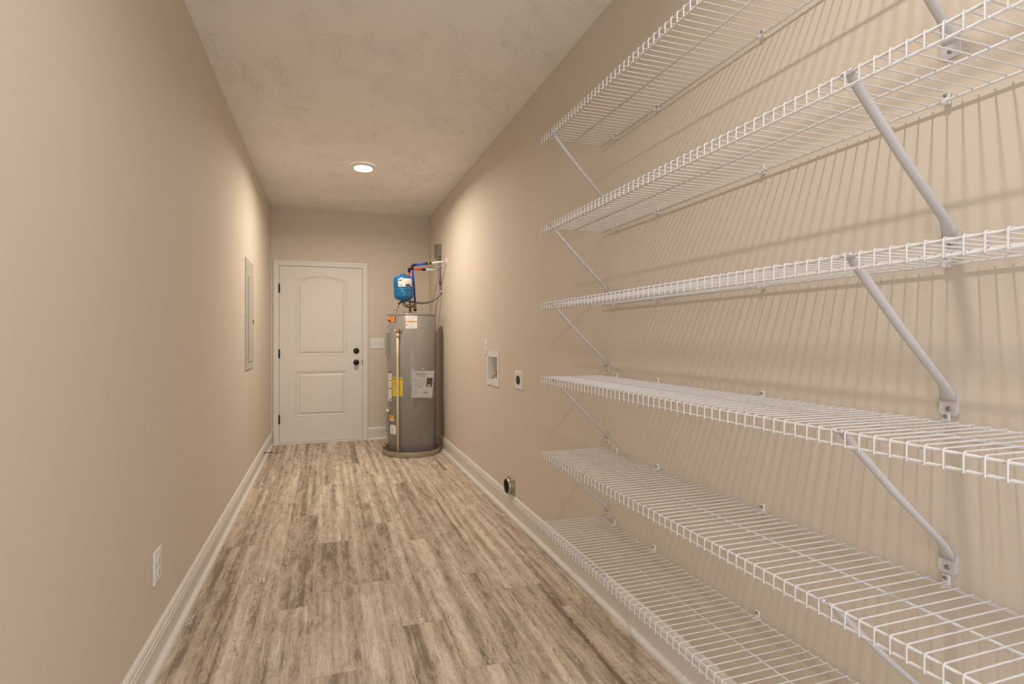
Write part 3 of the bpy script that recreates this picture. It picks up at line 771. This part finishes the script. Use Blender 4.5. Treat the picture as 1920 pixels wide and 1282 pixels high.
sl = [(-.136, .614), (.114, .594), (.140, .926), (-.092, .930)]
m_.add([pouch(u, z, .0075) for u, z in sl], [(0, 1, 2, 3)], 'clear'); m_.build('plastic_sleeve', dp)
m_ = MB()
for (u0, z0), (u1, z1) in zip(sl, sl[1:]+sl[:1]): m_.tube([pouch(u0, z0, .004), pouch(u1, z1, .004)], .0009, 'paleink', 5)
m_.bbox(pouch(-.008, .905, .008), tuple(Vector(pouch(.012, .912, .009))), 'paper', .001)
m_.build('sleeve_seam', dp)

# ------------------------------------------------------------------ expansion tank
lean = Matrix.Rotation(.045, 3, 'Y').inverted()
ex = thing('expansion_tank', (.79, 5.30, 1.60), 'small blue expansion tank perched above the water heater on a brass elbow', 'expansion tank')
EO = (.7885, 5.30, 1.617)
Rr = .1045
pe = [(.0, 0), (.016, .0), (.016, .006), (.050, .012), (.085, .024), (.099, .040), (Rr, .058), (Rr, .100), (Rr+.001, .104), (Rr-.0035, .1075), (Rr-.0035, .111), (Rr+.001, .114), (Rr, .119), (Rr, .132), (Rr-.002, .1345), (Rr, .137), (Rr, .225), (.101, .243), (.088, .258), (.060, .270), (.028, .276), (0, .277)]
m_ = MB(); m_.lathe(pe, 'tankblue', EO, 'z', 56, tilt=lean); m_.build('shell', ex)
m_ = MB(); m_.lathe([(.031, .272), (.031, .286), (.026, .291), (0, .292)], 'capblue', EO, 'z', 24, tilt=lean); m_.build('valve_cap', ex)
m_ = MB(); m_.lathe([(Rr-.003, .1075), (Rr-.003, .111)], 'gap', EO, 'z', 56, tilt=lean); m_.build('seam', ex)
def ept(a, z, e=.001):
    a = radians(a); return tuple(Vector(EO)+lean @ Vector(((Rr+e)*cos(a), (Rr+e)*sin(a), z)))
def epatch(mb, a0, a1, z0, z1, m, e=.001):
    n = max(1, int(abs(a1-a0)/5)); vs = []
    for i in range(n+1):
        a = a0+(a1-a0)*i/n; vs += [ept(a, z0, e), ept(a, z1, e)]
    mb.add(vs, [(2*i, 2*i+2, 2*i+3, 2*i+1) for i in range(n)], m, True)
m_ = MB(); epatch(m_, -128, -40, .182, .232, 'paper'); epatch(m_, -128, -40, .148, .1795, 'paleink', .001); epatch(m_, -86, -62, .153, .172, 'navy', .0016); epatch(m_, -78, -52, .151, .160, 'navy', .0016)
epatch(m_, -128, -88, .149, .178, 'paper', .0013); epatch(m_, -122, -98, .161, .167, 'ink', .0017)
epatch(m_, -125, -105, .209, .220, 'ink', .0017); epatch(m_, -96, -92, .216, .222, 'redink', .0017)
for z in (.190, .196, .202): epatch(m_, -124, -60, z, z+.0022, 'paleink', .0017)
m_.build('label_band', ex)
m_ = MB(); m_.tube([(.7885, 5.30, 1.622), (.7895, 5.30, 1.598)], .0145, 'tankblue', 14); m_.build('stem', ex)
m_ = MB()
el = [(.790, 5.30, 1.604), (.790, 5.30, 1.592), (.793, 5.302, 1.580), (.801, 5.306, 1.573), (.813, 5.312, 1.570), (.850, 5.330, 1.570), (.899, 5.352, 1.573)]
m_.tube(el, [.0175, .0165, .0165, .0165, .0160, .0140, .0140], 'brass2', 14); m_.tube([(.790, 5.30, 1.600), (.790, 5.30, 1.590)], .0195, 'brass2', 14); m_.tube([(.818, 5.314, 1.570), (.830, 5.320, 1.570)], .0185, 'brass2', 14)
m_.build('brass_elbow', ex)

# ------------------------------------------------------------------ water pipes
cw = thing('cold_water_pipe', (.917, 5.36, 1.53), 'bright blue water pipe rising beside the blue tank and running to the right wall', 'water pipe')
m_ = MB(); m_.tube([(.917, 5.36, 1.521), (.917, 5.36, 1.535)], .0165, 'black', 14); m_.tube([(.917, 5.36, 1.533), (.917, 5.36, 1.614)], .0150, 'brass2', 14)
m_.tube([(.917, 5.36, 1.536), (.917, 5.36, 1.546)], .0185, 'brass2', 14); m_.tube([(.917, 5.36, 1.604), (.917, 5.36, 1.614)], .0185, 'brass2', 14); m_.tube([(.917, 5.36, 1.573), (.897, 5.352, 1.573)], .0185, 'brass2', 14)
m_.build('brass_tee', cw)
c1 = (.872, 5.28, 1.995)
MB().tube([(.9165, 5.36, 1.612), (.905, 5.34, 1.75), (.886, 5.305, 1.90), (.874, 5.284, 1.975)], .0105, 'blue', 12).build('riser', cw)
m_ = MB(); m_.tube([(.8735, 5.284, 1.962), (.872, 5.281, 1.990)], .0155, 'black', 12); m_.tube([(.872, 5.281, 1.984), (.872, 5.28, 1.997), (.880, 5.279, 2.003), (.905, 5.277, 2.007)], .0150, 'black', 12); m_.build('elbow', cw)
MB().tube([(.900, 5.276, 2.005), (.96, 5.26, 2.012), (1.029, 5.240, 2.021)], .0110, 'blue', 12).build('blue_run', cw)
m_ = MB(); m_.tube([(1.012, 5.2445, 2.0195), (1.030, 5.240, 2.0215)], .0140, 'black', 12); m_.tube([(1.028, 5.240, 2.0213), (1.058, 5.231, 2.025)], .0115, 'brass2', 12); m_.tube([(1.036, 5.2375, 2.022), (1.046, 5.2345, 2.0235)], .0140, 'brass2', 8); m_.tube([(1.056, 5.2315, 2.0248), (1.070, 5.228, 2.0265)], .0138, 'black', 12); m_.build('coupling', cw)
MB().tube([(1.068, 5.228, 2.0265), (1.15, 5.210, 2.037), (XR-.001, 5.196, 2.047)], .0108, 'white_pex', 12).build('white_run', cw)
MB().lathe([(0, -.0085), (.012, -.0085), (.026, -.007), (.035, -.002), (.035, -.0005)], 'plast', (XR, 5.196, 2.047), 'x', 24).build('wall_flange', cw)
hw = thing('hot_water_pipe', (.887, 5.50, 1.53), 'red hot water pipe rising behind the blue tank and running to the right wall', 'water pipe')
m_ = MB(); m_.tube([(.887, 5.50, 1.512), (.887, 5.50, 1.530)], .0165, 'copper', 14); m_.tube([(.887, 5.50, 1.528), (.886, 5.50, 1.565)], .0145, 'brass2', 14); m_.tube([(.886, 5.50, 1.560), (.886, 5.50, 1.580)], .0165, 'black', 14); m_.build('adapter', hw)
MB().tube([(.886, 5.50, 1.576), (.880, 5.50, 1.80), (.874, 5.50, 1.975)], .0105, 'red', 12).build('riser', hw)
m_ = MB(); m_.tube([(.8745, 5.50, 1.955), (.8735, 5.50, 1.985), (.873, 5.50, 1.993)], .0155, 'black', 12); m_.tube([(.8725, 5.50, 1.985), (.878, 5.50, 1.993), (.902, 5.50, 1.993)], .0150, 'black', 12); m_.build('elbow', hw)
MB().tube([(.898, 5.50, 1.993), (1.030, 5.50, 1.992)], .0108, 'red', 12).build('red_run', hw)
MB().tube([(1.018, 5.50, 1.992), (1.058, 5.50, 1.992)], .0140, 'black', 12).build('coupling', hw)
MB().tube([(1.054, 5.50, 1.992), (XR-.001, 5.505, 1.992)], .0108, 'white_pex', 12).build('white_run', hw)
MB().lathe([(0, -.0085), (.012, -.0085), (.026, -.007), (.035, -.002), (.035, -.0005)], 'plast', (XR, 5.505, 1.992), 'x', 24).build('wall_flange', hw)

# ------------------------------------------------------------------ electrical conduit
cd = thing('electrical_conduit', (XR-.03, 5.50, 1.9), 'grey flexible conduit curving from a metal wall box down to the water heater top', 'conduit')
m_ = MB(); m_.bbox((XR-.050, 5.455, 2.135), (XR-.001, 5.585, 2.275), 'oldgalv', .004); m_.bbox((XR-.054, 5.452, 2.132), (XR-.050, 5.588, 2.278), 'oldgalv', .002)
for y_, z_ in ((5.475, 2.155), (5.565, 2.255)): m_.tube([(XR-.0535, y_, z_), (XR-.057, y_, z_)], .006, 'screw', 8)
m_.build('junction_box', cd)
m_ = MB(); m_.tube([(XR-.028, 5.475, 2.150), (XR-.028, 5.470, 2.085)], .0165, 'oldgalv', 12); m_.tube([(XR-.028, 5.475, 2.115), (XR-.028, 5.472, 2.102)], .021, 'oldgalv', 8); m_.tube([(XR-.060, 5.475, 2.160), (XR-.045, 5.473, 2.13), (XR-.030, 5.472, 2.11)], .013, 'oldgalv', 10); m_.build('conduit_connector', cd)
fp = smooth_path([(XR-.026, 5.470, 2.09), (XR-.022, 5.455, 1.95), (XR-.018, 5.445, 1.80), (XR-.020, 5.432, 1.726), (1.182, 5.43, 1.686), (1.130, 5.43, 1.644), (1.050, 5.42, 1.616), (.969, 5.405, 1.612), (.890, 5.40, 1.622), (.820, 5.375, 1.630), (.765, 5.33, 1.614), (.725, 5.31, 1.580), (.708, 5.30, 1.545), (.702, 5.30, 1.520)], 9)
m_ = MB(); m_.tube(fp, [.0112+(.0009 if i % 2 else 0) for i in range(len(fp))], 'flex', 12); m_.build('flexible_tube', cd)
for p0, p1 in (((XR-.026, 5.468, 2.036), (XR-.025, 5.466, 2.018)), ((XR-.018, 5.437, 1.752), (XR-.019, 5.434, 1.734))):
    m_ = MB(); m_.tube([p0, p1], .0150, 'chrome', 12); m_.bbox((XR-.02, p1[1]-.028, p1[2]), (XR-.001, p1[1]+.004, p0[2]), 'chrome', .002); m_.build('strap_clamp', cd)
m_ = MB(); m_.tube([(.702, 5.30, 1.548), (.702, 5.30, 1.530)], .0150, 'chrome', 12); m_.tube([(.702, 5.30, 1.532), (.702, 5.30, 1.494)], .0115, 'chrome', 12); m_.tube([(.702, 5.30, 1.516), (.702, 5.30, 1.508)], .0175, 'chrome', 8); m_.build('tank_connector', cd)

for o in bpy.data.objects:
    if '_o' in o: del o['_o']
